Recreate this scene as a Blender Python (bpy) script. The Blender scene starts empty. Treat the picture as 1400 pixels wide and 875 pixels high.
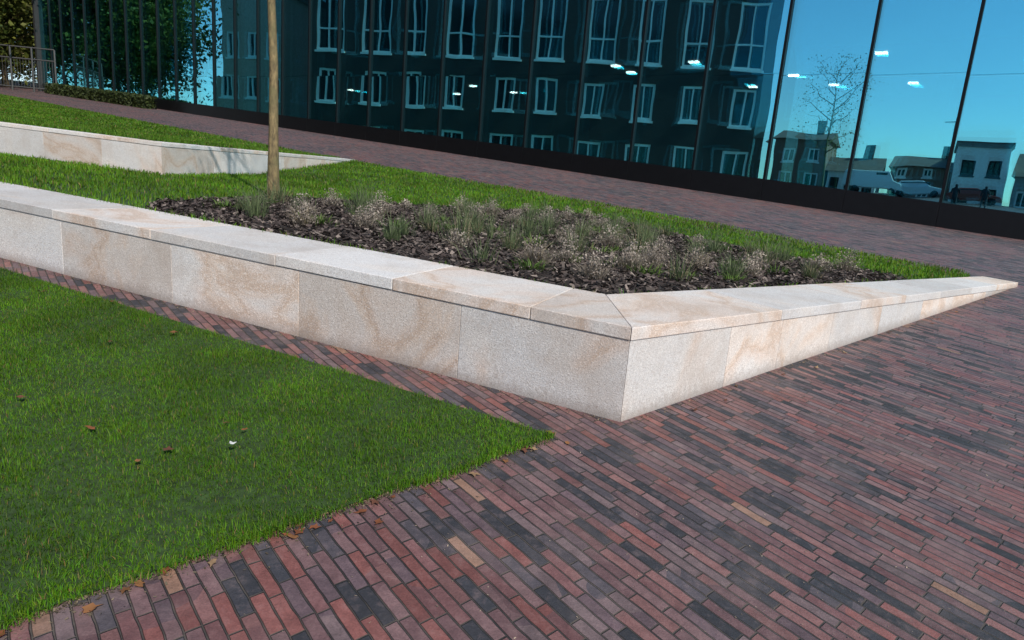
import bpy, bmesh, math, random
import numpy as np
from mathutils import Vector, Matrix
random.seed(7); rng=np.random.default_rng(11)
scn=bpy.context.scene
col=scn.collection
def link(o,parent=None):
    col.objects.link(o)
    if parent: o.parent=parent
    return o
def empty(name):
    e=bpy.data.objects.new(name,None); col.objects.link(e); return e
# ------------------------------------------------------------------ heights
GA,GB=-.01788,.09613
def gz(x,y):
    x=np.clip(np.asarray(x,float),-70,70); y=np.asarray(y,float)
    yy=np.clip(np.where(y<-.5,-.5,y),-.5,90)
    q=np.clip(((-.62*x-.78*y)-4)/11,0,1); q=q*q*(3-2*q)
    q2=np.clip(((-.62*x-.78*y)-15)/25,0,1)
    fade=np.clip((4-y)/6,0,1)
    return GA*x+GB*yy+(2.2*q+.9*q2)*fade
def tz(x,y): return -.03692*np.asarray(x,float)+.02943*np.asarray(y,float)+.80178
def s1(x,y): return np.maximum(tz(x,y)-.015, gz(x,y)+.02)
A_=np.array([[-8.74,10.94,1],[-5.72,10.38,1],[-4.71,18.34,1]]); K2=np.linalg.solve(A_,np.array([1.92,1.79,1.90]))
def t2(x,y): return K2[0]*np.asarray(x,float)+K2[1]*np.asarray(y,float)+K2[2]
def s2(x,y): return np.maximum(t2(x,y)-.015, gz(x,y)+.03)
# ------------------------------------------------------------------ node helpers
def newmat(name):
    m=bpy.data.materials.new(name); m.use_nodes=True; nt=m.node_tree; nt.nodes.clear()
    out=nt.nodes.new('ShaderNodeOutputMaterial'); b=nt.nodes.new('ShaderNodeBsdfPrincipled')
    nt.links.new(b.outputs[0],out.inputs[0]); return m,nt,b,out
class N:
    def __init__(s,nt): s.nt=nt
    def node(s,t,**k):
        n=s.nt.nodes.new(t)
        for a,v in k.items(): setattr(n,a,v)
        return n
    def setin(s,sock,v):
        if isinstance(v,bpy.types.NodeSocket): s.nt.links.new(v,sock)
        elif v is not None: sock.default_value=v
    def math(s,op,a,b=None,c=None,clamp=False):
        n=s.node('ShaderNodeMath',operation=op,use_clamp=clamp); s.setin(n.inputs[0],a); s.setin(n.inputs[1],b)
        if c is not None: s.setin(n.inputs[2],c)
        return n.outputs[0]
    def noise(s,vec,scale,detail=3,rough=.55,dist=0):
        n=s.node('ShaderNodeTexNoise'); s.setin(n.inputs['Vector'],vec); n.inputs['Scale'].default_value=scale
        n.inputs['Detail'].default_value=detail; n.inputs['Roughness'].default_value=rough; n.inputs['Distortion'].default_value=dist
        return n.outputs[0],n.outputs[1]
    def ramp(s,fac,stops,interp='LINEAR'):
        n=s.node('ShaderNodeValToRGB'); s.setin(n.inputs[0],fac); r=n.color_ramp; r.interpolation=interp
        while len(r.elements)<len(stops): r.elements.new(.5)
        for e,(p,c) in zip(r.elements,stops):
            e.position=p; e.color=(*c,1) if len(c)==3 else c
        return n.outputs[0]
    def mix(s,f,a,b,mode='MIX'):
        n=s.node('ShaderNodeMix',data_type='RGBA',blend_type=mode); s.setin(n.inputs[0],f)
        for i,v in ((6,a),(7,b)):
            if isinstance(v,tuple): v=(*v,1) if len(v)==3 else v
            s.setin(n.inputs[i],v)
        return n.outputs[2]
    def bump(s,h,strength=.5,dist=.01,normal=None):
        n=s.node('ShaderNodeBump'); s.setin(n.inputs['Height'],h); n.inputs['Strength'].default_value=strength
        n.inputs['Distance'].default_value=dist
        if normal: s.setin(n.inputs['Normal'],normal)
        return n.outputs[0]
    def obj(s): return s.node('ShaderNodeTexCoord').outputs['Object']
def simple(name,c,rough=.7,metal=0,var=.15,scale=6,bump=0,spec=.5):
    m,nt,b,o=newmat(name); n=N(nt); f,_=n.noise(n.obj(),scale,4)
    cc=n.ramp(f,[(.3,tuple(x*(1-var) for x in c)),(.7,tuple(min(1,x*(1+var)) for x in c))])
    n.setin(b.inputs['Base Color'],cc); b.inputs['Roughness'].default_value=rough; b.inputs['Metallic'].default_value=metal; b.inputs['Specular IOR Level'].default_value=spec
    if bump: n.setin(b.inputs['Normal'],n.bump(f,bump,.02))
    return m
# ------------------------------------------------------------------ materials
def mat_paving():
    m,nt,b,o=newmat('clay_paver'); n=N(nt); oc=n.obj()
    wn=n.noise(oc,.9,2)[1]
    off=n.node('ShaderNodeVectorMath',operation='MULTIPLY_ADD'); n.setin(off.inputs[0],wn); off.inputs[1].default_value=(.035,.035,0); n.setin(off.inputs[2],oc)
    wn2=n.noise(oc,9,1)[1]
    off2=n.node('ShaderNodeVectorMath',operation='MULTIPLY_ADD'); n.setin(off2.inputs[0],wn2); off2.inputs[1].default_value=(.010,.010,0); n.setin(off2.inputs[2],off.outputs[0])
    mp=n.node('ShaderNodeMapping'); n.setin(mp.inputs[0],off2.outputs[0]); mp.inputs['Rotation'].default_value=(0,0,-math.atan2(.752,-.659))
    sp=n.node('ShaderNodeSeparateXYZ'); n.setin(sp.inputs[0],mp.outputs[0])
    W,Hh=.195,.0515
    v=n.math('DIVIDE',sp.outputs[1],Hh); row=n.math('FLOOR',v); fv=n.math('FRACT',v)
    w1=n.node('ShaderNodeTexWhiteNoise',noise_dimensions='1D'); n.setin(w1.inputs['W'],row)
    u=n.math('ADD',n.math('DIVIDE',sp.outputs[0],W),n.math('MULTIPLY',w1.outputs[0],5.0)); cu=n.math('FLOOR',u); fu=n.math('FRACT',u)
    cb=n.node('ShaderNodeCombineXYZ'); n.setin(cb.inputs[0],cu); n.setin(cb.inputs[1],row)
    w2=n.node('ShaderNodeTexWhiteNoise',noise_dimensions='2D'); n.setin(w2.inputs['Vector'],cb.outputs[0])
    s3=n.node('ShaderNodeSeparateColor'); n.setin(s3.inputs[0],w2.outputs[1])
    big,_=n.noise(oc,.5,3,.6)
    val=n.math('ADD',w2.outputs[0],n.math('MULTIPLY',n.math('SUBTRACT',big,.48),1.2),clamp=True)
    c=n.ramp(val,[(0,(.165,.062,.053)),(.12,(.130,.060,.058)),(.25,(.160,.077,.071)),(.35,(.108,.058,.059)),(.45,(.140,.080,.080)),
                  (.55,(.090,.058,.065)),(.66,(.120,.082,.084)),(.76,(.058,.049,.057)),(.86,(.027,.027,.033))],'CONSTANT')
    tan=n.math('GREATER_THAN',s3.outputs[1],.994); c=n.mix(tan,c,(.22,.125,.085))
    j=n.math('MULTIPLY_ADD',s3.outputs[2],.4,.8)
    g,_=n.noise(oc,150,4,.75); g2,g2c=n.noise(oc,18,5,.7)
    j=n.math('MULTIPLY',j,n.math('MULTIPLY_ADD',g,1.2,.4)); j=n.math('MULTIPLY',j,n.math('MULTIPLY_ADD',g2,1.4,.3))
    jc=n.node('ShaderNodeCombineColor'); [n.setin(jc.inputs[i],j) for i in range(3)]
    c=n.mix(1,c,jc.outputs[0],'MULTIPLY')
    c=n.mix(n.ramp(g2,[(.52,(0,0,0)),(.7,(.35,.35,.35))]),c,(.17,.115,.108))
    dust,_=n.noise(oc,2.2,5,.7); c=n.mix(n.ramp(dust,[(.5,(0,0,0)),(.75,(.32,.32,.32))]),c,(.18,.14,.13))
    eu=n.math('MULTIPLY',n.math('MINIMUM',fu,n.math('SUBTRACT',1,fu)),W); ev=n.math('MULTIPLY',n.math('MINIMUM',fv,n.math('SUBTRACT',1,fv)),Hh)
    e=n.math('MINIMUM',eu,ev)
    mm=n.math('DIVIDE',n.math('SUBTRACT',e,n.math('MULTIPLY_ADD',g2,.005,-.0008)),.0028,clamp=True)
    mort=n.mix(n.ramp(dust,[(.4,(0,0,0)),(.65,(1,1,1))]),(.022,.019,.017),(.10,.08,.065))
    c=n.mix(mm,mort,c); n.setin(b.inputs['Base Color'],c)
    n.setin(b.inputs['Roughness'],n.math('MULTIPLY_ADD',s3.outputs[0],.3,.45))
    h=n.math('MULTIPLY',mm,n.math('MULTIPLY_ADD',s3.outputs[0],.5,.8)); h=n.math('ADD',h,n.math('MULTIPLY',g2,.5)); h=n.math('ADD',h,n.math('MULTIPLY',g,.18))
    n.setin(b.inputs['Normal'],n.bump(h,1.0,.009)); return m
def mat_stone():
    m,nt,b,o=newmat('granite'); n=N(nt); oc=n.obj()
    at=n.node('ShaderNodeAttribute',attribute_name='slab'); sp=n.node('ShaderNodeSeparateColor'); n.setin(sp.inputs[0],at.outputs[0])
    sh=n.node('ShaderNodeVectorMath',operation='MULTIPLY_ADD'); n.setin(sh.inputs[0],at.outputs[0]); sh.inputs[1].default_value=(13,17,9); n.setin(sh.inputs[2],oc)
    big,_=n.noise(sh.outputs[0],1.0,5,.55,1.0)
    st=n.math('ADD',big,n.math('MULTIPLY',n.math('SUBTRACT',sp.outputs[0],.5),.26))
    c=n.ramp(st,[(.36,(.57,.56,.55)),(.48,(.60,.565,.53)),(.555,(.60,.50,.43)),(.59,(.50,.37,.28)),(.615,(.60,.48,.39)),(.67,(.60,.54,.49)),(.8,(.54,.45,.38))])
    sp1,_=n.noise(oc,150,2,.8); sp2,_=n.noise(oc,95,3,.75); sp3,_=n.noise(oc,38,4,.75)
    c=n.mix(n.ramp(sp1,[(.53,(0,0,0)),(.62,(.75,.75,.75))]),c,(.27,.24,.22))
    c=n.mix(n.ramp(sp2,[(.53,(0,0,0)),(.62,(.6,.6,.6))]),c,(.78,.73,.68))
    c=n.mix(n.ramp(sp3,[(.5,(0,0,0)),(.72,(.45,.45,.45))]),c,(.40,.33,.285))
    dirt,_=n.noise(oc,2.4,6,.72); c=n.mix(n.ramp(dirt,[(.48,(0,0,0)),(.72,(.5,.5,.5))]),c,(.38,.315,.265))
    xyz=n.node('ShaderNodeSeparateXYZ'); n.setin(xyz.inputs[0],oc)
    hg=n.math('SUBTRACT',xyz.outputs[2],n.math('ADD',n.math('MULTIPLY',xyz.outputs[0],GA),n.math('MULTIPLY',xyz.outputs[1],GB)))
    stn=n.math('SUBTRACT',1,n.math('DIVIDE',hg,n.math('MULTIPLY_ADD',sp3,.22,-.02)),clamp=True)
    c=n.mix(n.math('MULTIPLY',stn,.6),c,(.20,.16,.135))
    j=n.math('MULTIPLY_ADD',sp.outputs[1],.28,.84); jc=n.node('ShaderNodeCombineColor'); [n.setin(jc.inputs[i],j) for i in range(3)]
    c=n.mix(1,c,jc.outputs[0],'MULTIPLY'); n.setin(b.inputs['Base Color'],c); b.inputs['Roughness'].default_value=.75
    n.setin(b.inputs['Normal'],n.bump(n.math('ADD',sp1,sp2),.6,.005)); return m
def mat_leaf(name,trans=.3,rough=.6):
    m,nt,b,o=newmat(name); n=N(nt); at=n.node('ShaderNodeAttribute',attribute_name='tint')
    n.setin(b.inputs['Base Color'],at.outputs[0]); b.inputs['Roughness'].default_value=rough; b.inputs['Specular IOR Level'].default_value=.25
    t=n.node('ShaderNodeBsdfTranslucent'); n.setin(t.inputs[0],at.outputs[0]); mx=n.node('ShaderNodeMixShader'); mx.inputs[0].default_value=trans
    nt.links.new(b.outputs[0],mx.inputs[1]); nt.links.new(t.outputs[0],mx.inputs[2]); nt.links.new(mx.outputs[0],o.inputs[0]); return m
def mat_glass(name,refl,colr,trc,bmp):
    m,nt,b,o=newmat(name); nt.nodes.remove(b); n=N(nt); oc=n.obj()
    gl=n.node('ShaderNodeBsdfGlossy'); gl.inputs['Color'].default_value=(*colr,1); gl.inputs['Roughness'].default_value=.004
    f,_=n.noise(oc,.6,1,.5); n.setin(gl.inputs['Normal'],n.bump(f,bmp,.02))
    tr=n.node('ShaderNodeBsdfTransparent'); tr.inputs[0].default_value=(*trc,1)
    mx=n.node('ShaderNodeMixShader'); mx.inputs[0].default_value=refl; nt.links.new(tr.outputs[0],mx.inputs[1]); nt.links.new(gl.outputs[0],mx.inputs[2]); nt.links.new(mx.outputs[0],o.inputs[0]); return m
def mat_bricks(name,c1,c2,mortar):
    m,nt,b,o=newmat(name); n=N(nt); t=n.node('ShaderNodeTexBrick')
    uv=n.node('ShaderNodeUVMap'); uv.uv_map='UVMap'; n.setin(t.inputs['Vector'],uv.outputs[0]); t.inputs['Scale'].default_value=1
    t.inputs['Brick Width'].default_value=.225; t.inputs['Row Height'].default_value=.075; t.inputs['Mortar Size'].default_value=.008
    t.inputs['Color1'].default_value=(*c1,1); t.inputs['Color2'].default_value=(*c2,1); t.inputs['Mortar'].default_value=(*mortar,1)
    f,_=n.noise(n.obj(),.7,4); cc=n.mix(n.ramp(f,[(.3,(0,0,0)),(.8,(.5,.5,.5))]),t.outputs[0],tuple(x*.6 for x in c1))
    n.setin(b.inputs['Base Color'],cc); b.inputs['Roughness'].default_value=.85; return m
M_pave=mat_paving(); M_stone=mat_stone(); M_blade=mat_leaf('grass_blade'); M_leaf=mat_leaf('leaf'); M_dry=mat_leaf('dry_leaf',.15,.8)
M_glass=mat_glass('tinted_outer_glass',.62,(.30,.90,1.0),(.68,.92,.96),.2); M_glass2=mat_glass('tinted_inner_glass',.78,(.34,.92,1.0),(.7,.8,.8),.24)
M_black=simple('black_granite',(.006,.006,.007),.4,spec=.25); M_frame=simple('black_steel',(.004,.005,.006),.5,0,spec=.2)
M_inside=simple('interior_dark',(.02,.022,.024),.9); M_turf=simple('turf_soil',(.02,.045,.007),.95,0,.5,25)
M_mulch=simple('mulch_soil',(.035,.027,.023),.95,0,.5,60,.8); M_white=simple('white_paint',(.8,.8,.78),.5,0,.04)
M_dbrick=mat_bricks('dark_brick',(.045,.032,.030),(.032,.024,.022),(.05,.045,.04)); M_rbrick=mat_bricks('red_brick',(.26,.12,.07),(.20,.09,.06),(.25,.22,.2))
M_render=simple('white_render',(.78,.76,.73),.8); M_tile=simple('roof_slate',(.11,.07,.055),.7,0,.3,3); M_pale=simple('pale_cladding',(.45,.33,.27),.8)
M_win=simple('window_glass',(.012,.018,.022),.12); M_steel=simple('galvanised_steel',(.09,.09,.09),.5,.4); M_conc=simple('concrete',(.3,.29,.27),.85)
M_field=simple('distant_grass',(.05,.08,.02),.95,0,.4,.3)
def barkmat():
    m,nt,b,o=newmat('bark'); n=N(nt); oc=n.obj(); mp=n.node('ShaderNodeMapping'); n.setin(mp.inputs[0],oc); mp.inputs['Scale'].default_value=(1,1,.35)
    f,_=n.noise(mp.outputs[0],28,5,.7); g,_=n.noise(oc,5,3)
    c=n.ramp(f,[(.3,(.05,.035,.018)),(.5,(.15,.11,.05)),(.7,(.27,.20,.09))]); c=n.mix(n.ramp(g,[(.45,(0,0,0)),(.7,(.6,.6,.6))]),c,(.10,.10,.04))
    n.setin(b.inputs['Base Color'],c); b.inputs['Roughness'].default_value=.85; n.setin(b.inputs['Normal'],n.bump(f,.8,.012)); return m
M_bark=barkmat()
# ------------------------------------------------------------------ mesh helpers
def np_mesh(name,V,F,mat,tint=None,parent=None,smooth=False):
    me=bpy.data.meshes.new(name); V=np.asarray(V,np.float32); me.vertices.add(len(V)); me.vertices.foreach_set('co',V.ravel())
    loops=np.concatenate([f.ravel() for f in F]).astype(np.int32); tot=np.concatenate([np.full(len(f),f.shape[1]) for f in F]).astype(np.int32)
    st=np.concatenate([[0],np.cumsum(tot)[:-1]]).astype(np.int32)
    me.loops.add(len(loops)); me.loops.foreach_set('vertex_index',loops); me.polygons.add(len(tot)); me.polygons.foreach_set('loop_start',st)
    me.polygons.foreach_set('loop_total',tot)
    me.update(calc_edges=True)
    if tint is not None:
        a=me.color_attributes.new('tint','FLOAT_COLOR','POINT'); c=np.ones((len(V),4),np.float32); c[:,:3]=tint; a.data.foreach_set('color',c.ravel())
    if smooth: me.polygons.foreach_set('use_smooth',np.ones(len(tot),bool))
    me.materials.append(mat); o=bpy.data.objects.new(name,me); return link(o,parent)
def box_into(bm,pts8):
    v=[bm.verts.new(p) for p in pts8]
    fs=[(3,2,1,0),(4,5,6,7),(0,1,5,4),(1,2,6,5),(2,3,7,6),(3,0,4,7)]
    return [bm.faces.new([v[i] for i in f]) for f in fs]
def bm_obj(name,bm,mats,parent=None,bevel=0,smooth=False):
    bmesh.ops.recalc_face_normals(bm,faces=bm.faces[:]); me=bpy.data.meshes.new(name); bm.to_mesh(me); bm.free()
    for m in (mats if isinstance(mats,(list,tuple)) else [mats]): me.materials.append(m)
    o=bpy.data.objects.new(name,me); link(o,parent)
    if smooth:
        for p in me.polygons: p.use_smooth=True
    if bevel:
        b=o.modifiers.new('bevel','BEVEL'); b.width=bevel; b.segments=2; b.limit_method='ANGLE'
    return o
def frame_box(bm,org,e,n,s0,s1_,d0,d1,z0,z1,mi=0):
    P=lambda s,d,z:(org[0]+e[0]*s+n[0]*d,org[1]+e[1]*s+n[1]*d,z)
    fs=box_into(bm,[P(s0,d0,z0),P(s1_,d0,z0),P(s1_,d1,z0),P(s0,d1,z0),P(s0,d0,z1),P(s1_,d0,z1),P(s1_,d1,z1),P(s0,d1,z1)])
    for f in fs: f.material_index=mi
    return fs
def inpoly(x,y,poly):
    r=np.zeros(len(x),bool); n=len(poly); j=n-1
    for i in range(n):
        xi,yi=poly[i]; xj,yj=poly[j]
        c=((yi>y)!=(yj>y))&(x<(xj-xi)*(y-yi)/((yj-yi) or 1e-9)+xi); r^=c; j=i
    return r
def sample(poly,n):
    p=np.array(poly); lo,hi=p.min(0),p.max(0); X=[];Y=[];k=0
    while k<n:
        x=rng.uniform(lo[0],hi[0],n); y=rng.uniform(lo[1],hi[1],n); m=inpoly(x,y,poly); X.append(x[m]);Y.append(y[m]);k+=m.sum()
    return np.concatenate(X)[:n],np.concatenate(Y)[:n]
def sheet(name,poly,zf,mat,step=.3,skirt=0):
    p=np.array(poly); lo,hi=p.min(0)-.01,p.max(0)+.01
    nx=max(2,int((hi[0]-lo[0])/step)); ny=max(2,int((hi[1]-lo[1])/step)); bm=bmesh.new()
    xs=np.linspace(lo[0],hi[0],nx+1); ys=np.linspace(lo[1],hi[1],ny+1)
    g=[[bm.verts.new((x,y,0)) for x in xs] for y in ys]
    for i in range(ny):
        for j in range(nx): bm.faces.new((g[i][j],g[i][j+1],g[i+1][j+1],g[i+1][j]))
    area=sum(p[i-1][0]*p[i][1]-p[i][0]*p[i-1][1] for i in range(len(p)))
    if area<0: p=p[::-1]
    for i in range(len(p)):
        a=p[i-1]; b=p[i]; d=b-a; nrm=(d[1],-d[0],0)
        bmesh.ops.bisect_plane(bm,geom=bm.verts[:]+bm.edges[:]+bm.faces[:],plane_co=(a[0],a[1],0),plane_no=nrm,clear_outer=True)
    for v in bm.verts: v.co.z=float(zf(v.co.x,v.co.y))
    return bm_obj(name,bm,mat)
def blades(name,x,y,z,h,w,tint,mat,lean=.5,parent=None,dirs=None):
    n=len(x); az=rng.uniform(0,6.283,n) if dirs is None else dirs; fa=az+1.57+rng.normal(0,.5,n)
    h=np.broadcast_to(h,n); w=np.broadcast_to(w,n); L=np.abs(rng.normal(0,lean,n)) if np.isscalar(lean) else lean
    dx,dy=np.cos(az),np.sin(az); wx,wy=np.cos(fa)*w/2,np.sin(fa)*w/2
    V=np.zeros((n,5,3)); hz=h/np.sqrt(1+L*L)
    V[:,0]=np.c_[x-wx,y-wy,z]; V[:,1]=np.c_[x+wx,y+wy,z]
    mx,my,mz=x+dx*h*L*.28,y+dy*h*L*.28,z+hz*.6
    V[:,2]=np.c_[mx-wx*.85,my-wy*.85,mz]; V[:,3]=np.c_[mx+wx*.85,my+wy*.85,mz]
    V[:,4]=np.c_[x+dx*h*L*.85,y+dy*h*L*.85,z+hz]
    b=np.arange(n)[:,None]*5; F=[np.c_[b,b+1,b+3,b+2],np.c_[b+2,b+3,b+4]]
    return np_mesh(name,V.reshape(-1,3),F,mat,np.repeat(tint,5,axis=0),parent)
def vnoise(x,y,s,seed=0):
    r=np.random.default_rng(seed); T=r.random((64,64)); u=x*s+100; v=y*s+100; i=np.floor(u).astype(int); j=np.floor(v).astype(int); fu=u-i; fv=v-j
    fu=fu*fu*(3-2*fu); fv=fv*fv*(3-2*fv); g=lambda a,b:T[a%64,b%64]
    return (g(i,j)*(1-fu)+g(i+1,j)*fu)*(1-fv)+(g(i,j+1)*(1-fu)+g(i+1,j+1)*fu)*fv
def grass_tint(x,y,base=(.07,.135,.012),seed=1):
    n=len(x); k=(.5+.95*vnoise(x,y,1.7,seed)*.6+.65*vnoise(x,y,6,seed+1)*.6)*rng.uniform(.6,1.35,n)
    t=np.array(base)[None]*k[:,None]; yel=rng.random(n)<.05; t[yel]=np.array((.2,.17,.06))*rng.uniform(.6,1.1,(yel.sum(),1))
    t[:,0]*=rng.uniform(.7,1.4,n); return t
def tube(pts,rads,seg=8):
    pts=np.array(pts,float); n=len(pts); V=[];F=[]
    for i in range(n):
        t=pts[min(i+1,n-1)]-pts[max(i-1,0)]; t/=np.linalg.norm(t)+1e-9; a=np.cross(t,(0,.3,1) if abs(t[2])<.9 else (1,0,0)); a/=np.linalg.norm(a); b=np.cross(t,a)
        for k in range(seg):
            an=k/seg*6.2832; V.append(pts[i]+rads[i]*(a*math.cos(an)+b*math.sin(an)))
    for i in range(n-1):
        for k in range(seg): F.append((i*seg+k,i*seg+(k+1)%seg,(i+1)*seg+(k+1)%seg,(i+1)*seg+k))
    return np.array(V),np.array(F)
def join_tubes(name,tubes,mat,parent=None):
    V=[];F=[];o=0
    for v,f in tubes: V.append(v);F.append(f+o);o+=len(v)
    return np_mesh(name,np.concatenate(V),[np.concatenate(F)],mat,None,parent,True)
def leaves(name,C,size,tints,mat,parent):
    n=len(C); a=rng.normal(size=(n,3)); a/=np.linalg.norm(a,axis=1)[:,None]; b=np.cross(a,rng.normal(size=(n,3))); b/=np.linalg.norm(b,axis=1)[:,None]
    s=size*rng.uniform(.6,1.3,(n,1)); V=np.stack([C-a*s*.5,C+b*s*.32,C+a*s*.55,C-b*s*.32],1); i=np.arange(n)[:,None]*4
    return np_mesh(name,V.reshape(-1,3),[np.c_[i,i+1,i+2,i+3]],mat,np.repeat(tints,4,axis=0),parent)
def tree(name,base,height,r0,cb,cr,nl,per,leaf,c1,c2,lean=(0,0)):
    e=empty(name); b=np.array(base,float); N_=9; pts=[];rad=[]
    for i in range(N_):
        t=i/(N_-1); pts.append(b+np.array([lean[0]*t+random.uniform(-1,1)*r0*.35*(i>0),lean[1]*t+random.uniform(-1,1)*r0*.35*(i>0),height*.93*t-.1*(i==0)])); rad.append(r0*(1-t)**.8*.95+r0*.08+(r0*.35 if i==0 else 0))
    tb=[tube(pts,rad,10)]; CC=[]
    for k in range(nl):
        t=(cb+(height*.9-cb)*((k+.5)/nl))/(height*.93); q=pts[min(int(t*8),7)]+(pts[min(int(t*8)+1,8)]-pts[min(int(t*8),7)])*(t*8-int(t*8))
        an=k*2.4+random.uniform(-.4,.4); tt=(k+.5)/nl; L=cr*(.45+.75*math.sin(3.14*(.2+.7*tt)))*random.uniform(.7,1.15)*.8
        d=np.array([math.cos(an),math.sin(an),.35+.7*tt]); p=[q];
        for s in range(1,5): p.append(q+d*L*s/4+np.array([0,0,.08*L*(s/4)**2])+rng.normal(0,.04*L,3))
        rr=r0*.42*(1-tt*.5); tb.append(tube(p,[rr*(1-s/4)+.006 for s in range(5)],6))
        for s in (1,2,3,4):
            for m in range(2):
                w=p[s]+rng.normal(0,1,3)*L*.3*np.array([1,1,.8]); tb.append(tube([p[s],(p[s]+w)/2+rng.normal(0,.03*L,3),w],[rr*.25+.003,rr*.12+.002,.002],4)); CC.append((w,L*.26)); CC.append(((p[s]+w)/2,L*.16))
    join_tubes('trunk_and_limbs',tb,M_bark,e)
    P=[];T=[]
    for c,s in CC:
        k=max(4,int(per*random.uniform(.3,1.5))) if per>8 else random.randint(1,int(per)); P.append(c+rng.normal(0,1,(k,3))*s); f=rng.random((k,1))*.6+random.random()*.4; T.append(np.array(c1)*(1-f)+np.array(c2)*f)
    leaves('foliage',np.concatenate(P),leaf,np.concatenate(T),M_leaf,e); return e
# ------------------------------------------------------------------ ground
def grid_axis(lim,near,fine,coarse_n):
    a=list(np.arange(-near,near+.01,fine)); far=list(np.geomspace(near+fine,lim,coarse_n)); return np.array([-f for f in far[::-1]]+a+far)
xs=grid_axis(900,30,1.0,14); ys=grid_axis(900,30,1.0,14); xx,yy=np.meshgrid(xs,ys); zz=gz(xx,yy)-.03
V=np.c_[xx.ravel(),yy.ravel(),zz.ravel()]; nx=len(xs); ii,jj=np.meshgrid(np.arange(len(ys)-1),np.arange(nx-1),indexing='ij'); b=(ii*nx+jj).ravel()[:,None]
np_mesh('ground',V,[np.c_[b,b+1,b+nx+1,b+nx]],M_field)
xs=np.arange(-60,60.1,1.0); ys=np.arange(-45,75.1,1.0); xx,yy=np.meshgrid(xs,ys); zz=gz(xx,yy); V=np.c_[xx.ravel(),yy.ravel(),zz.ravel()]; nx=len(xs)
ii,jj=np.meshgrid(np.arange(len(ys)-1),np.arange(nx-1),indexing='ij'); b=(ii*nx+jj).ravel()[:,None]
np_mesh('brick_pavement',V,[np.c_[b,b+1,b+nx+1,b+nx]],M_pave)
# ------------------------------------------------------------------ planter walls
def unit(v): v=np.array(v,float); return v/np.linalg.norm(v)
def wall(name,C,legs,I0,zt,base_z,cop,seg_face,seg_cop):
    e=empty(name); C=np.array(C); I0=np.array(I0); m=unit(I0-C)
    bmC=bmesh.new(); bmW=bmesh.new(); lc=bmC.loops.layers.float_color.new('slab'); lw=bmW.loops.layers.float_color.new('slab')
    for li,(P1,I1,fj,cj) in enumerate(legs):
        P1=np.array(P1); I1=np.array(I1); d=unit(P1-C); L=np.linalg.norm(P1-C); di=unit(I1-I0)
        nin=np.array([-d[1],d[0]]); nin=nin if nin@(I0-C)>0 else -nin
        ov=.008
        Co=C-m*ov/(m@nin)
        def outer(s): return (Co if s<=0 else C+d*s-nin*ov)
        s0=(I0-C)@d
        def inner(s): return I0 if s<=max(0,0) else I0+di*max(0,(s-s0)/(di@d))
        cuts=[0]+cj; s=cj[-1]
        while s<L-.4: s+=random.uniform(.9,1.35)*seg_cop; cuts.append(min(s,L))
        cuts[-1]=L
        for a,b_ in zip(cuts[:-1],cuts[1:]):
            g=.002; a_=a+(g if a>0 else 0); b2=b_-g
            q=[outer(a_),outer(b2),inner(b2),inner(a_)]
            if a==0: q[0]=q[0]+d*g; q[3]=q[3]+d*g
            dz=random.uniform(-.002,.002)
            fs=box_into(bmC,[(p[0],p[1],float(zt(*p))-cop+dz) for p in q]+[(p[0],p[1],float(zt(*p))+dz) for p in q])
            cc=(random.random()*.8,random.random(),random.random(),1)
            for f in fs:
                for l in f.loops: l[lc]=cc
        cuts=[0]+fj; s=fj[-1]
        while s<L-.3: s+=random.uniform(.8,1.3)*seg_face; cuts.append(min(s,L))
        cuts[-1]=L; th=.12
        for a,b_ in zip(cuts[:-1],cuts[1:]):
            g=.0012; a_=a+g; b2=b_-g
            o0=C+d*a_; o1=C+d*b2; i0=o0+nin*th; i1=o1+nin*th
            if a==0: i0=C+m*th/(m@nin)+d*g
            q=[o0,o1,i1,i0]
            tops=[float(zt(*p))-cop-.002 for p in q]; bots=[float(base_z(*p))-.25 for p in q]
            if max(tops[0]-bots[0],tops[1]-bots[1])<.27: continue
            fs=box_into(bmW,[(p[0],p[1],bt) for p,bt in zip(q,bots)]+[(p[0],p[1],max(tp,bt+.01)) for p,tp,bt in zip(q,tops,bots)])
            cc=(random.random(),random.random(),random.random(),1)
            for f in fs:
                for l in f.loops: l[lw]=cc
    bm_obj('coping',bmC,M_stone,e,.005); bm_obj('face_panels',bmW,M_stone,e,.003)
    return e
lx=lambda x:3.481-.4*(x-.662)
wall('stone_planter_wall',(.662,3.481),[((-15,lx(-15)),(-15,lx(-15)+.72),[.62*1.7,2.3,3.5],[.60,1.55,2.5]),((7.039,9.075),(6.35,9.06),[1.05,1.75,2.6],[1.7,3.1])],(.629,4.392),tz,gz,.076,1.1,1.15)
wall('stone_planter_wall',(-5.72,10.38),[((-22,13.4),(-22,13.95),[1.1,2.2],[.8]),((-4.71,18.34),(-5.1,18.3),[1.4,2.6],[1.6])],(-6.15,10.98),t2,s1,.06,1.3,1.3)
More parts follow.
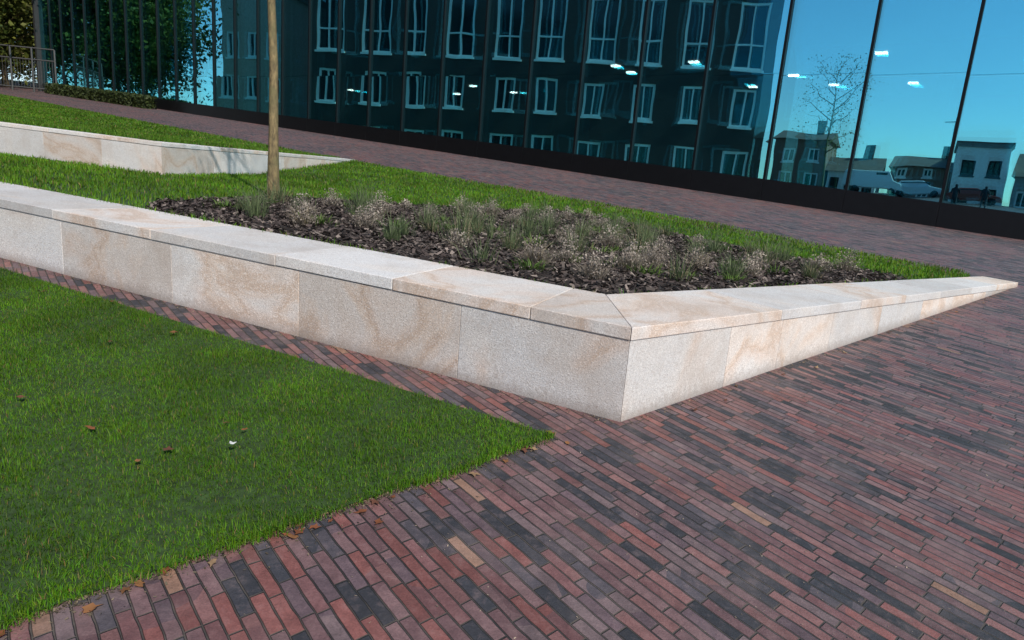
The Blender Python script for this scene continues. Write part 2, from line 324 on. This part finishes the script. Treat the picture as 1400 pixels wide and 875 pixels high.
# ------------------------------------------------------------------ terraces
terr1=[(.60,4.36),(6.45,9.15),(6.72,9.75),(3.3,12.95),(-4.71,18.34),(-15,26.5),(-15,10.3)]
sheet('terrace_soil',[(x,y) for x,y in terr1],lambda x,y:s1(x,y)-.01,M_turf,.3)
mul=[(-3.5,6.02),(-3.8,6.8),(-3.3,8.9),(-1.7,10.1),(-.6,11.2),(.6,12.2),(2.1,11.3),(3.4,9.3),(4.7,8.1),(4.75,7.8),(.63,4.40)]
sheet('mulch_bed',mul,lambda x,y:s1(x,y)-.004,M_mulch,.25)
terr2=[(-6.1,10.9),(-5.05,18.3),(-30.3,38.3),(-36,40),(-22,13.8)]
sheet('upper_terrace_soil',terr2,lambda x,y:s2(x,y)-.01,M_turf,.5)
lawn=[(.27,3.22),(-1.45,1.67),(-4.9,-1.43),(-12,-1.4),(-12,8.13),(-4.24,5.21)]
sheet('lawn_soil',lawn,lambda x,y:gz(x,y)+.012,M_turf,.3)
vis=[(.27,3.22),(-1.75,1.4),(-3.2,1.9),(-4.9,5.45),(-4.24,5.20)]
x,y=sample(vis,170000)
x2,y2=sample(lawn,50000); m=~inpoly(x2,y2,vis); x=np.r_[x,x2[m]]; y=np.r_[y,y2[m]]; w=np.r_[np.full(170000,.0028),np.full(m.sum(),.007)]
ex=rng.random(9000); x=np.r_[x,.27-5.17*ex]; y=np.r_[y,3.22-4.65*ex]; w=np.r_[w,np.full(9000,.003)]
jit=(vnoise(x,y,4,31)-.5)*.07+rng.normal(0,.014,len(x)); x=x+jit*.67+rng.normal(0,.01,len(x)); y=y-jit*.74+rng.normal(0,.01,len(y))
hh=.030*(.65+.7*vnoise(x,y,5,3))*rng.uniform(.5,1.25,len(x))
blades('lawn_grass',x,y,gz(x,y)+.006,hh,w*rng.uniform(.7,1.3,len(x)),grass_tint(x,y,(.072,.172,.006),4),M_blade,.8)
x,y=sample(terr1,230000); m=~inpoly(x,y,[(-5.72,10.38),(-4.71,18.4),(-15,27),(-23,30),(-23,12)])&~inpoly(x,y,mul); x=x[m];y=y[m]
dist=np.hypot(x,y); keep=rng.random(len(x))<np.clip(12/dist,.35,1); x=x[keep];y=y[keep];dist=dist[keep]
blades('terrace_grass',x,y,s1(x,y)-.01,.055*(.6+.8*vnoise(x,y,3,9))*rng.uniform(.6,1.3,len(x)),.0009*dist*rng.uniform(.7,1.3,len(x)),grass_tint(x,y,(.085,.190,.008),6),M_blade,.7)
x,y=sample(terr2,110000); dist=np.hypot(x,y)
blades('upper_terrace_grass',x,y,s2(x,y)-.01,.07*rng.uniform(.6,1.3,len(x)),.001*dist,grass_tint(x,y,(.072,.160,.009),8),M_blade,.7)
def chips(name,x,y,z,Lr,cols,mat,flat=.35):
    n=len(x); a=rng.uniform(0,6.28,n); L=rng.uniform(*Lr,n); W=L*rng.uniform(.25,.6,n); t=rng.normal(0,flat,n); t_2=rng.normal(0,flat,n)
    A=np.c_[np.cos(a),np.sin(a),t]*L[:,None]; B=np.c_[-np.sin(a),np.cos(a),t_2]*W[:,None]; C=np.c_[x,y,z]; V=np.stack([C-A-B*.7,C+A-B,C+A*.8+B,C-A+B*.8],1)
    i=np.arange(n)[:,None]*4; np_mesh(name,V.reshape(-1,3),[np.c_[i,i+1,i+2,i+3]],mat,np.repeat(cols,4,axis=0))
x,y=sample(mul,42000); n=len(x); k=rng.random((n,1))
chips('bark_mulch',x,y,s1(x,y)+rng.uniform(0,.03,n),(.010,.036),np.where(k<.76,np.array([[.045,.034,.030]])*rng.uniform(.3,2.2,(n,1)),np.array([[.21,.17,.145]])*rng.uniform(.35,1.4,(n,1))),M_dry)
n=5200; t=rng.random(n); off=np.abs(rng.normal(0,.022,n))*np.where(rng.random(n)<.15,4,1); x=.27-5.1*t+off*.67+(vnoise(.27-5.1*t,3.22-4.59*t,4,31)-.5)*.03; y=3.22-4.59*t-off*.74
c=np.array([[.13,.10,.065]])*rng.uniform(.4,1.8,(n,1)); chips('edge_debris',x,y,gz(x,y)+rng.uniform(.003,.008,n),(.002,.007),c,M_dry,.2)
n=1600; t=rng.random(n)*7.5; off=np.abs(rng.normal(0,.03,n)); x=.68+t*.7517+off*.66; y=3.47+t*.6594-off*.75; chips('wall_foot_debris',x,y,gz(x,y)+rng.uniform(.003,.007,n),(.002,.007),np.array([[.2,.15,.1]])*rng.uniform(.3,1.5,(n,1)),M_dry,.2)
n=1600; t=rng.random(n)*7; off=np.abs(rng.normal(0,.03,n)); x=.65-t*.9285-off*.37; y=3.47+t*.3714-off*.93; chips('wall_foot_debris',x,y,gz(x,y)+rng.uniform(.003,.007,n),(.002,.007),np.array([[.2,.15,.1]])*rng.uniform(.3,1.5,(n,1)),M_dry,.2)
x,y=sample([(-1.3,1.2),(2.2,1.2),(7.5,7.5),(7.0,8.7),(.8,3.3),(.3,3.1)],1500); n=len(x); chips('paving_grit',x,y,gz(x,y)+rng.uniform(.003,.006,n),(.0015,.0045),np.array([[.28,.22,.16]])*rng.uniform(.3,1.6,(n,1)),M_dry,.2)
# plants
def tufts(name,pos,n_per,Lr,w,c1,c2,spread,mat,lean):
    X=[];Y=[];Z=[];D=[];H_=[];T=[];LN=[]
    for (px,py,sc) in pos:
        k=int(n_per*random.uniform(.5,1.3)); r=np.abs(rng.normal(0,spread*sc,k)); az=rng.uniform(0,6.283,k)
        X.append(px+np.cos(az)*r);Y.append(py+np.sin(az)*r); Z.append(np.full(k,float(s1(px,py)))); D.append(az+rng.normal(0,.4,k)); H_.append(rng.uniform(*Lr,k)*sc); LN.append(np.abs(rng.normal(lean,.35,k)))
        f=rng.random((k,1))*.7+random.random()*.3; T.append(np.array(c1)*(1-f)+np.array(c2)*f)
    c=np.concatenate; return blades(name,c(X),c(Y),c(Z),c(H_),w,c(T),mat,c(LN),None,c(D))
def scatter(poly,n,mind,pts=()):
    P=list(pts)
    for _ in range(n*40):
        if len(P)>=n: break
        x,y=sample(poly,4); x=x[0];y=y[0]
        if all((x-a)**2+(y-b)**2>mind**2 for a,b,*_ in P): P.append((x,y,random.uniform(.6,1.2)))
    return P
inner_mul=[(-3.2,6.4),(-3.0,8.6),(-1.6,9.7),(.5,11.8),(2.0,10.9),(3.2,9.0),(4.5,7.9),(.66,4.7)]
fixed=[(.62,5.05,1.0),(4.05,7.95,1.15),(3.55,7.6,.9),(2.55,6.9,.9),(-2.3,6.9,1.0),(-1.6,6.6,.9),(.4,9.6,1.1),(1.2,9.8,1.0),(-.6,8.7,1.0),(1.6,7.3,.9)]
P=scatter(inner_mul,80,.45,fixed); rest=P[len(fixed):]; random.shuffle(rest)
dry=fixed+rest[:26]; green=rest[26:]
tall=[(.1,7.4,1.1),(.35,7.9,1.15),(-.3,6.9,.95),(.8,8.3,1.0),(2.6,8.6,1.0)]
tufts('ornamental_grass_plants',green+tall,110,(.14,.42),.005,(.06,.09,.04),(.18,.22,.10),.07,M_blade,.6)
tufts('straw_grass_plants',rest[20:46],50,(.12,.32),.004,(.16,.13,.07),(.36,.30,.19),.07,M_dry,.7)
tufts('dried_flower_plants',dry,300,(.08,.22),.005,(.15,.125,.095),(.33,.28,.22),.06,M_dry,.9)
HX=[];HT=[]
for px,py,sc in dry:
    k=460; az=rng.uniform(0,6.283,k); el=rng.uniform(.05,1.5,k); r=rng.uniform(.35,1.05,k)*.18*sc; tone=random.uniform(.8,1.15)
    HX.append(np.c_[px+np.cos(az)*np.cos(el)*r,py+np.sin(az)*np.cos(el)*r,float(s1(px,py))+np.sin(el)*r*1.3+.01]); f=rng.random((k,1)); HT.append((np.array((.19,.155,.13))*(1-f)+np.array((.42,.36,.30))*f)*tone)
leaves('dried_flower_heads',np.concatenate(HX),.019,np.concatenate(HT),M_dry,None)
low=scatter(inner_mul,45,.3); tufts('low_green_groundcover',low,60,(.05,.14),.012,(.05,.10,.02),(.13,.20,.04),.09,M_blade,1.0)
# fallen leaves
def fallen(name,pos,size,cols):
    V=[];F=[];T=[];o=0
    for (x,y,z) in pos:
        s=size*random.uniform(.6,1.3); an=random.uniform(0,6.28); cc=np.array(random.choice(cols))*random.uniform(.7,1.2); k=10
        pts=[(0,0,.004)]+[((1 if i%2==0 else .62)*s*math.cos(i/k*6.283)*(1.3 if i in(0,) else 1),.75*(1 if i%2==0 else .6)*s*math.sin(i/k*6.283),random.uniform(0,.45)*s) for i in range(k)]
        for p in pts: V.append((x+p[0]*math.cos(an)-p[1]*math.sin(an),y+p[0]*math.sin(an)+p[1]*math.cos(an),z+p[2])); T.append(cc)
        for i in range(k): F.append((o,o+1+i,o+1+(i+1)%k))
        o+=k+1
    np_mesh(name,np.array(V),[np.array(F)],M_dry,np.array(T))
lp=[(-1.9,2.78,float(gz(-1.9,2.78))+.04),(-1.55,2.55,float(gz(-1.55,2.55))+.04),(-1.48,2.66,float(gz(-1.48,2.66))+.04),(-2.4,3.0,float(gz(-2.4,3.0))+.04),(-1.35,2.95,float(gz(-1.35,2.95))+.04)]
for _ in range(14):
    x,y=sample(vis,4); lp.append((x[0],y[0],float(gz(x[0],y[0]))+.04))
for _ in range(34):
    t=random.random()**1.2; x=.27-1.9*t+random.gauss(.03,.05); y=3.22-1.71*t+random.gauss(-.03,.05); lp.append((x,y,float(gz(x,y))+.004))
for _ in range(14):
    x=random.uniform(.9,7);y=3.48+.877*(x-.66)-random.uniform(.03,.25); lp.append((x,y,float(gz(x,y))+.004))
fallen('fallen_leaves',lp,.022,[(.20,.07,.03),(.22,.10,.04),(.12,.05,.03),(.28,.18,.10)])
fallen('paper_litter',[(-1.22,2.72,.35)],.02,[(.75,.75,.72)])
# ------------------------------------------------------------------ trees
tree('young_tree',(-3.18,8.35,1.12),7.4,.062,2.9,1.5,16,8,.075,(.05,.085,.02),(.14,.16,.04),(-.12,.1))
# ------------------------------------------------------------------ glass office building
O=np.array([11.79,15.32]); E_=np.array([-.8008,.599]); Nf=np.array([-.599,-.8008])
e=empty('glass_office_building'); W=2.17; s=1.79-W*8; panes=bmesh.new(); pan2=bmesh.new(); fr=bmesh.new(); pl=bmesh.new(); inn=bmesh.new(); TOP=17.0
smax=61.5; sl=[]
while s<smax: sl.append(s); s+=W
sl.append(s)
for a,b_ in zip(sl[:-1],sl[1:]):
    za=1.86+.072*a; zb=1.86+.072*b_
    lv=[None,5.0+.03*a,9.2+.03*a,13.2+.02*a,TOP]; 
    for k in range(4):
        z0a=za if k==0 else lv[k]+.006; z0b=zb if k==0 else lv[k]+.006; z1=lv[k+1]-.006
        for (mesh,dep,st_,bias) in ((panes,-.03,.0042,0),(pan2,-.15,.006,.013)):
            th=random.gauss(0,st_)+bias*random.choice((-1,1)); ph=random.gauss(0,.0014)+bias*.15; c=(a+b_)/2
            def P(s_,z): 
                d=dep+th*(s_-c)+ph*(z-(z0a+z1)/2); q=O+E_*s_+Nf*d; return (q[0],q[1],z)
            mesh.faces.new([mesh.verts.new(P(a+.01,z0a)),mesh.verts.new(P(b_-.01,z0b)),mesh.verts.new(P(b_-.01,z1)),mesh.verts.new(P(a+.01,z1))])
    frame_box(fr,O,E_,Nf,a-.035,a+.035,-.25,.06,za-.02,TOP)
    P=lambda s_,d,z:(O[0]+E_[0]*s_+Nf[0]*d,O[1]+E_[1]*s_+Nf[1]*d,z)
    box_into(pl,[P(a+.003,-.3,za-1.6),P(b_-.003,-.3,zb-1.6),P(b_-.003,.1,zb-1.6),P(a+.003,.1,za-1.6),P(a+.003,-.3,za-.012),P(b_-.003,-.3,zb-.012),P(b_-.003,.1,zb-.012),P(a+.003,.1,za-.012)])
bm_obj('glass_panes',panes,M_glass,e); bm_obj('inner_glass_panes',pan2,M_glass2,e); bm_obj('mullions',fr,M_frame,e); bm_obj('plinth',pl,M_black,e,.005)
s0,s1x=sl[0],sl[-1]
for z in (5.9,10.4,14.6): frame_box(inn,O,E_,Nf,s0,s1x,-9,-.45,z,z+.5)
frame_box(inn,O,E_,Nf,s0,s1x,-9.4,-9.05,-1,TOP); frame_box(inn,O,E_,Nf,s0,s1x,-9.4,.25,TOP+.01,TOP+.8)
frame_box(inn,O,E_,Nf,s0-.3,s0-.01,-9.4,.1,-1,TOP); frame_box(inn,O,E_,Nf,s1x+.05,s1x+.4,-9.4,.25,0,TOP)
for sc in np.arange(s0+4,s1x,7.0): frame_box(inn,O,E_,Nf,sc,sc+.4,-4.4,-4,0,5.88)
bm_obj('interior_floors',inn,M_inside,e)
ml,nt,b,o=newmat('ceiling_light'); b.inputs['Emission Color'].default_value=(1,.96,.88,1); b.inputs['Emission Strength'].default_value=22
lt=bmesh.new()
for sc in np.arange(s0+1,30,2.9):
    for dd in (-1.4,-2.6,-4.2,-6.2): 
        if random.random()<.45: q=random.uniform(.4,1.6); frame_box(lt,O,E_,Nf,sc+.1*dd+q,sc+.1*dd+.3+q,dd-.1,dd+.1,5.84,5.89)
bm_obj('ceiling_lights',lt,ml,e)
# ------------------------------------------------------------------ surroundings seen as reflections
def uvbox(o):
    me=o.data; uv=me.uv_layers.new(name='UVMap')
    for p in me.polygons:
        nn=p.normal; t=Vector((-nn.y,nn.x,0)); t=t.normalized() if t.length>.01 else Vector((1,0,0))
        for li in p.loop_indices:
            c=me.vertices[me.loops[li].vertex_index].co; uv.data[li].uv=(c.dot(t),c.z if abs(nn.z)<.9 else c.y)
def building(name,A,B,depth,z0,z1,bays,rows,mwall,mullion=True,frame=M_white,roof=None):
    """front from A to B, facing the right-hand side of A->B"""
    e=empty(name); A=np.array(A,float);B=np.array(B,float); d=unit(B-A); L=np.linalg.norm(B-A); n=np.array([d[1],-d[0]])
    wb=bmesh.new(); gb=bmesh.new(); fb=bmesh.new(); bw=L/bays
    frame_box(wb,A,d,n,0,L,-depth,-.35,z0,z1)
    last=z0
    for (lo,hi,fw) in rows:
        frame_box(wb,A,d,n,0,L,-.345,0,last,lo-.001)
        for i in range(bays+1):
            a=max(0,i*bw-bw*(1-fw)/2); b_=min(L,i*bw+bw*(1-fw)/2); frame_box(wb,A,d,n,a,b_,-.345,0,lo,hi)
        for i in range(bays):
            a=i*bw+bw*(1-fw)/2; b_=(i+1)*bw-bw*(1-fw)/2; t=.15
            frame_box(gb,A,d,n,a,b_,-.30,-.26,lo,hi)
            frame_box(fb,A,d,n,a,a+t,-.25,-.08,lo,hi);frame_box(fb,A,d,n,b_-t,b_,-.25,-.08,lo,hi)
            frame_box(fb,A,d,n,a+t,b_-t,-.25,-.08,lo,lo+t);frame_box(fb,A,d,n,a+t,b_-t,-.25,-.08,hi-t,hi)
            if mullion:
                c=(a+b_)/2; frame_box(fb,A,d,n,c-.05,c+.05,-.25,-.1,lo+t,hi-t)
                if hi-lo>2.5: frame_box(fb,A,d,n,a+t,c-.05,-.25,-.11,lo+(hi-lo)*.35,lo+(hi-lo)*.35+.1); frame_box(fb,A,d,n,c+.05,b_-t,-.25,-.11,lo+(hi-lo)*.35,lo+(hi-lo)*.35+.1)
            frame_box(fb,A,d,n,a-.08,b_+.08,-.1,.08,lo-.14,lo-.003)
        last=hi+.001
    frame_box(wb,A,d,n,0,L,-.345,0,last,z1)
    o=bm_obj('walls',wb,mwall,e); uvbox(o); bm_obj('window_glass',gb,M_win,e); bm_obj('window_frames',fb,frame,e)
    rb=bmesh.new()
    if roof:
        P=lambda s,dd,z:(A[0]+d[0]*s+n[0]*dd,A[1]+d[1]*s+n[1]*dd,z)
        v=[rb.verts.new(P(*q)) for q in ((-.3,.4,z1-.05),(L+.3,.4,z1-.05),(L+.3,-depth-.4,z1-.05),(-.3,-depth-.4,z1-.05),(-.3,-depth/2,z1+roof),(L+.3,-depth/2,z1+roof))]
        for f in ((0,1,5,4),(2,3,4,5),(0,4,3),(1,2,5),(3,2,1,0)): rb.faces.new([v[i] for i in f])
        frame_box(rb,A,d,n,L*.2,L*.2+.9,-depth/2-.4,-depth/2+.4,z1+roof*.5,z1+roof+1.2)
    else: frame_box(rb,A,d,n,-.2,L+.2,-depth-.2,.2,z1+.002,z1+.5)
    bm_obj('roof',rb,M_tile,e); return e
building('brick_school_building',(-15.2,3.0),(-30.5,32.6),12,-.5,23,10,[(2.9,5.0,.5),(6.6,8.9,.42),(10.2,14.4,.58),(16.0,19.0,.42)],M_dbrick)
building('pale_office_building',(-35.5,35),(-38.2,40),12,2,15,3,[(6.8,8.6,.6),(10,12,.6)],M_pale)
building('brick_shop_house',(-35.8,-19.6),(-39.8,-15.9),9,2.2,8.6,2,[(3.6,5.2,.5),(6.2,7.6,.45)],M_rbrick,True,M_white,1.0)
building('white_shop_house',(-32.5,-22.8),(-35.6,-19.9),8,2.2,5.6,3,[(3.4,4.9,.6)],M_render,True,M_frame,1.6)
building('brick_terrace_house',(-28.8,-29.6),(-33.5,-25.4),9,2.2,6.4,3,[(3.5,4.8,.5),(5.4,6.2,.4)],M_rbrick,True,M_white,1.2)
building('white_house',(-24.0,-30.4),(-27.2,-27.6),8,2.2,8.6,2,[(3.5,4.9,.5),(6.0,7.4,.5)],M_render,True,M_frame,None)
building('slate_roof_shop_row',(-12.0,-38.0),(-23.4,-30.6),10,2.2,6.2,7,[(3.4,4.9,.6)],M_conc,True,M_white,2.4)
def car(name,pos,ang,van=False,c=(.7,.7,.7)):
    e=empty(name); L,Wd,Hh=(5.0,1.9,2.2) if van else (4.2,1.75,1.45)
    prof=[(-.5,.25),(-.5,.55),(-.485,.92),(-.46,1.0),(.22,1.0),(.33,.62),(.48,.5),(.5,.25)] if van else [(-.5,.25),(-.5,.6),(-.44,.68),(-.33,.98),(.05,1.0),(.22,.68),(.45,.58),(.5,.42),(.5,.25)]
    bm=bmesh.new(); R=[]
    for sgn in (-1,1): R.append([bm.verts.new((px*L,sgn*Wd/2*(1 if pz<.7 else .86),pz*Hh)) for px,pz in prof])
    k=len(prof)
    for i in range(k): bm.faces.new((R[0][i],R[0][(i+1)%k],R[1][(i+1)%k],R[1][i]))
    bm.faces.new(R[0]); bm.faces.new(R[1][::-1]); bm_obj('body',bm,simple(name+'_paint',c,.3,0,.03),e,.05)
    g=bmesh.new(); frame_box(g,(0,0),(1,0),(0,1),(.0 if van else -.32)*L,.2*L,-Wd*.46,Wd*.46,.68*Hh,.93*Hh); bm_obj('windows',g,M_win,e,.04)
    wv=[]
    for wx in (-.32,.32):
        for wy in (-1,1): wv.append(tube([(wx*L,wy*Wd*.5-.12*wy,.33),(wx*L,wy*Wd*.5+.02*wy,.33),(wx*L,wy*Wd*.5+.021*wy,.33)],[.33,.33,.02],14))
    join_tubes('wheels',wv,M_black,e); e.location=(pos[0],pos[1],float(gz(*pos))); e.rotation_euler=(0,0,ang); return e
car('parked_van',(-30.2,-20.5),math.radians(-43),True,(.75,.75,.74)); car('parked_car',(-27.5,-23.0),math.radians(-43),False,(.55,.56,.6)); car('parked_car',(-23,-25.6),math.radians(-40),False,(.25,.04,.03)); car('parked_car',(-17.5,-29.0),math.radians(-40),False,(.05,.06,.09))
def post(name,x,y,h):
    z=float(gz(x,y)); e=empty(name); join_tubes('pole',[tube([(x,y,z-.2),(x,y,z+h)],[.11,.07],8),tube([(x-.8,y+.6,z+h-.5),(x+.8,y-.6,z+h-.5)],[.05,.05],6)],M_frame,e)
post('telegraph_pole',-27.8,-26.3,7.5); post('telegraph_pole',-18,-28.5,7)
def person(name,x,y,ang,arm):
    e=empty(name); z=float(gz(x,y)); me=bpy.data.meshes.new('body')
    J=[(0,0,.95),(0,0,1.2),(0,0,1.42),(0,0,1.52),(0,.01,1.62),(0,.01,1.72),(.18,0,1.40),(.25,.02,1.12),(.22,.2,1.0 if not arm else 1.45),(-.18,0,1.40),(-.25,.02,1.12),(-.20,.22,1.0 if not arm else 1.45),
       (.10,0,.88),(.11,.02,.5),(.12,-.02,.08),(.12,.14,.03),(-.10,0,.88),(-.12,.02,.5),(-.14,-.02,.08),(-.14,.14,.03)]
    E=[(0,1),(1,2),(2,3),(3,4),(4,5),(2,6),(6,7),(7,8),(2,9),(9,10),(10,11),(0,12),(12,13),(13,14),(14,15),(0,16),(16,17),(17,18),(18,19)]
    rr=[.15,.15,.14,.06,.10,.085,.075,.05,.035,.075,.05,.035,.10,.07,.05,.04,.10,.07,.05,.04]
    me.from_pydata(J,E,[]); o=bpy.data.objects.new('body',me); link(o,e); sk=o.modifiers.new('skin','SKIN')
    for i,r in enumerate(rr): me.skin_vertices[0].data[i].radius=(r,r*.8)
    me.skin_vertices[0].data[0].use_root=True; o.modifiers.new('sub','SUBSURF').levels=1; o.modifiers['sub'].render_levels=1
    me.materials.append(simple(name+'_clothes',(.03,.03,.04),.9)); e.location=(x,y,z); e.rotation_euler=(0,0,ang)
person('standing_person',-13.0,-11.6,math.radians(-38),True); person('standing_person',-11.4,-12.4,math.radians(-36),False)
for (bx,by,h,cr) in ((-42,46,12,4.6),(-43,55,12,4.6),(-50,58,13,5),(-56,70,14,5.5),(-46,66,12,5),(-62,62,14,5.5),(-52,80,14,6),(-66,80,14,6),(-47,50,12,5)):
    tree('broadleaf_tree',(bx,by,float(gz(bx,by))),h,.2,1.8,cr,20,60,.36,(.03,.06,.010),(.17,.17,.03))
def hedge(name,a,b_,w,h):
    a=np.array(a);b_=np.array(b_); n=9000; t=rng.random(n); p=a+(b_-a)*t[:,None]; q=rng.uniform(-w,w,n); dd=unit(b_-a); nn=np.array([-dd[1],dd[0]]); xy=p+nn*q[:,None]; z=gz(xy[:,0],xy[:,1])+rng.uniform(0,h,n)
    f=rng.random((n,1)); leaves(name,np.c_[xy,z],.16,np.array((.02,.03,.012))*(1-f)+np.array((.06,.08,.02))*f,M_leaf,None)
hedge('low_hedge',O+E_*42+Nf*1.0,O+E_*58+Nf*1.0,.4,.75)
hedge('boundary_hedge',(-70,92),(-36,84),1.0,3.2)
g=empty('steel_gate'); tb=[]
gx0,gx1,gy=-39.5,-35.0,49.0
zg=float(gz(-37,49)); P3=lambda t,z:(gx0+(gx1-gx0)*t,gy+t*.6,zg+z)
for t in (0,.34,.66,1): tb.append(tube([P3(t,-.2),P3(t,3.1)],[.07,.07],6))
for z in (3.1,2.3,.3): tb.append(tube([P3(0,z),P3(1,z)],[.05,.05],6))
for t in np.linspace(.04,.96,22): tb.append(tube([P3(t,.3),P3(t,2.3)],[.015,.015],4))
join_tubes('gate_frame',tb,M_steel,g)
# ------------------------------------------------------------------ light, sky, camera
az=math.atan2(.50,-.866); el=math.radians(43)
w=bpy.data.worlds.new('World'); scn.world=w; w.use_nodes=True; nt=w.node_tree; bg=nt.nodes['Background']
sky=nt.nodes.new('ShaderNodeTexSky'); sky.sky_type='NISHITA'; sky.sun_disc=False; sky.sun_elevation=el; sky.sun_rotation=az; sky.air_density=1.0; sky.dust_density=.5; sky.ozone_density=3.0
nt.links.new(sky.outputs[0],bg.inputs[0]); bg.inputs[1].default_value=.15
sd=Vector((math.sin(az)*math.cos(el),math.cos(az)*math.cos(el),math.sin(el)))
l=bpy.data.lights.new('sun','SUN'); l.energy=5.0; l.angle=math.radians(.8); l.color=(1,.94,.86); lo=bpy.data.objects.new('sun',l); link(lo); lo.rotation_euler=sd.to_track_quat('Z','Y').to_euler()
R=Matrix(((.99672,-.08093,0),(.01673,.20608,-.97839),(.07918,.97518,.20676)))
cam=bpy.data.cameras.new('camera'); cam.lens=36*880/1400; cam.sensor_width=36; cam.clip_end=3000; cam.clip_start=.05
co=bpy.data.objects.new('camera',cam); link(co); co.matrix_world=Matrix.Translation((0,0,1.6))@R.to_4x4(); scn.camera=co
scn.view_settings.view_transform='Standard'; scn.view_settings.look='None'; scn.view_settings.exposure=0
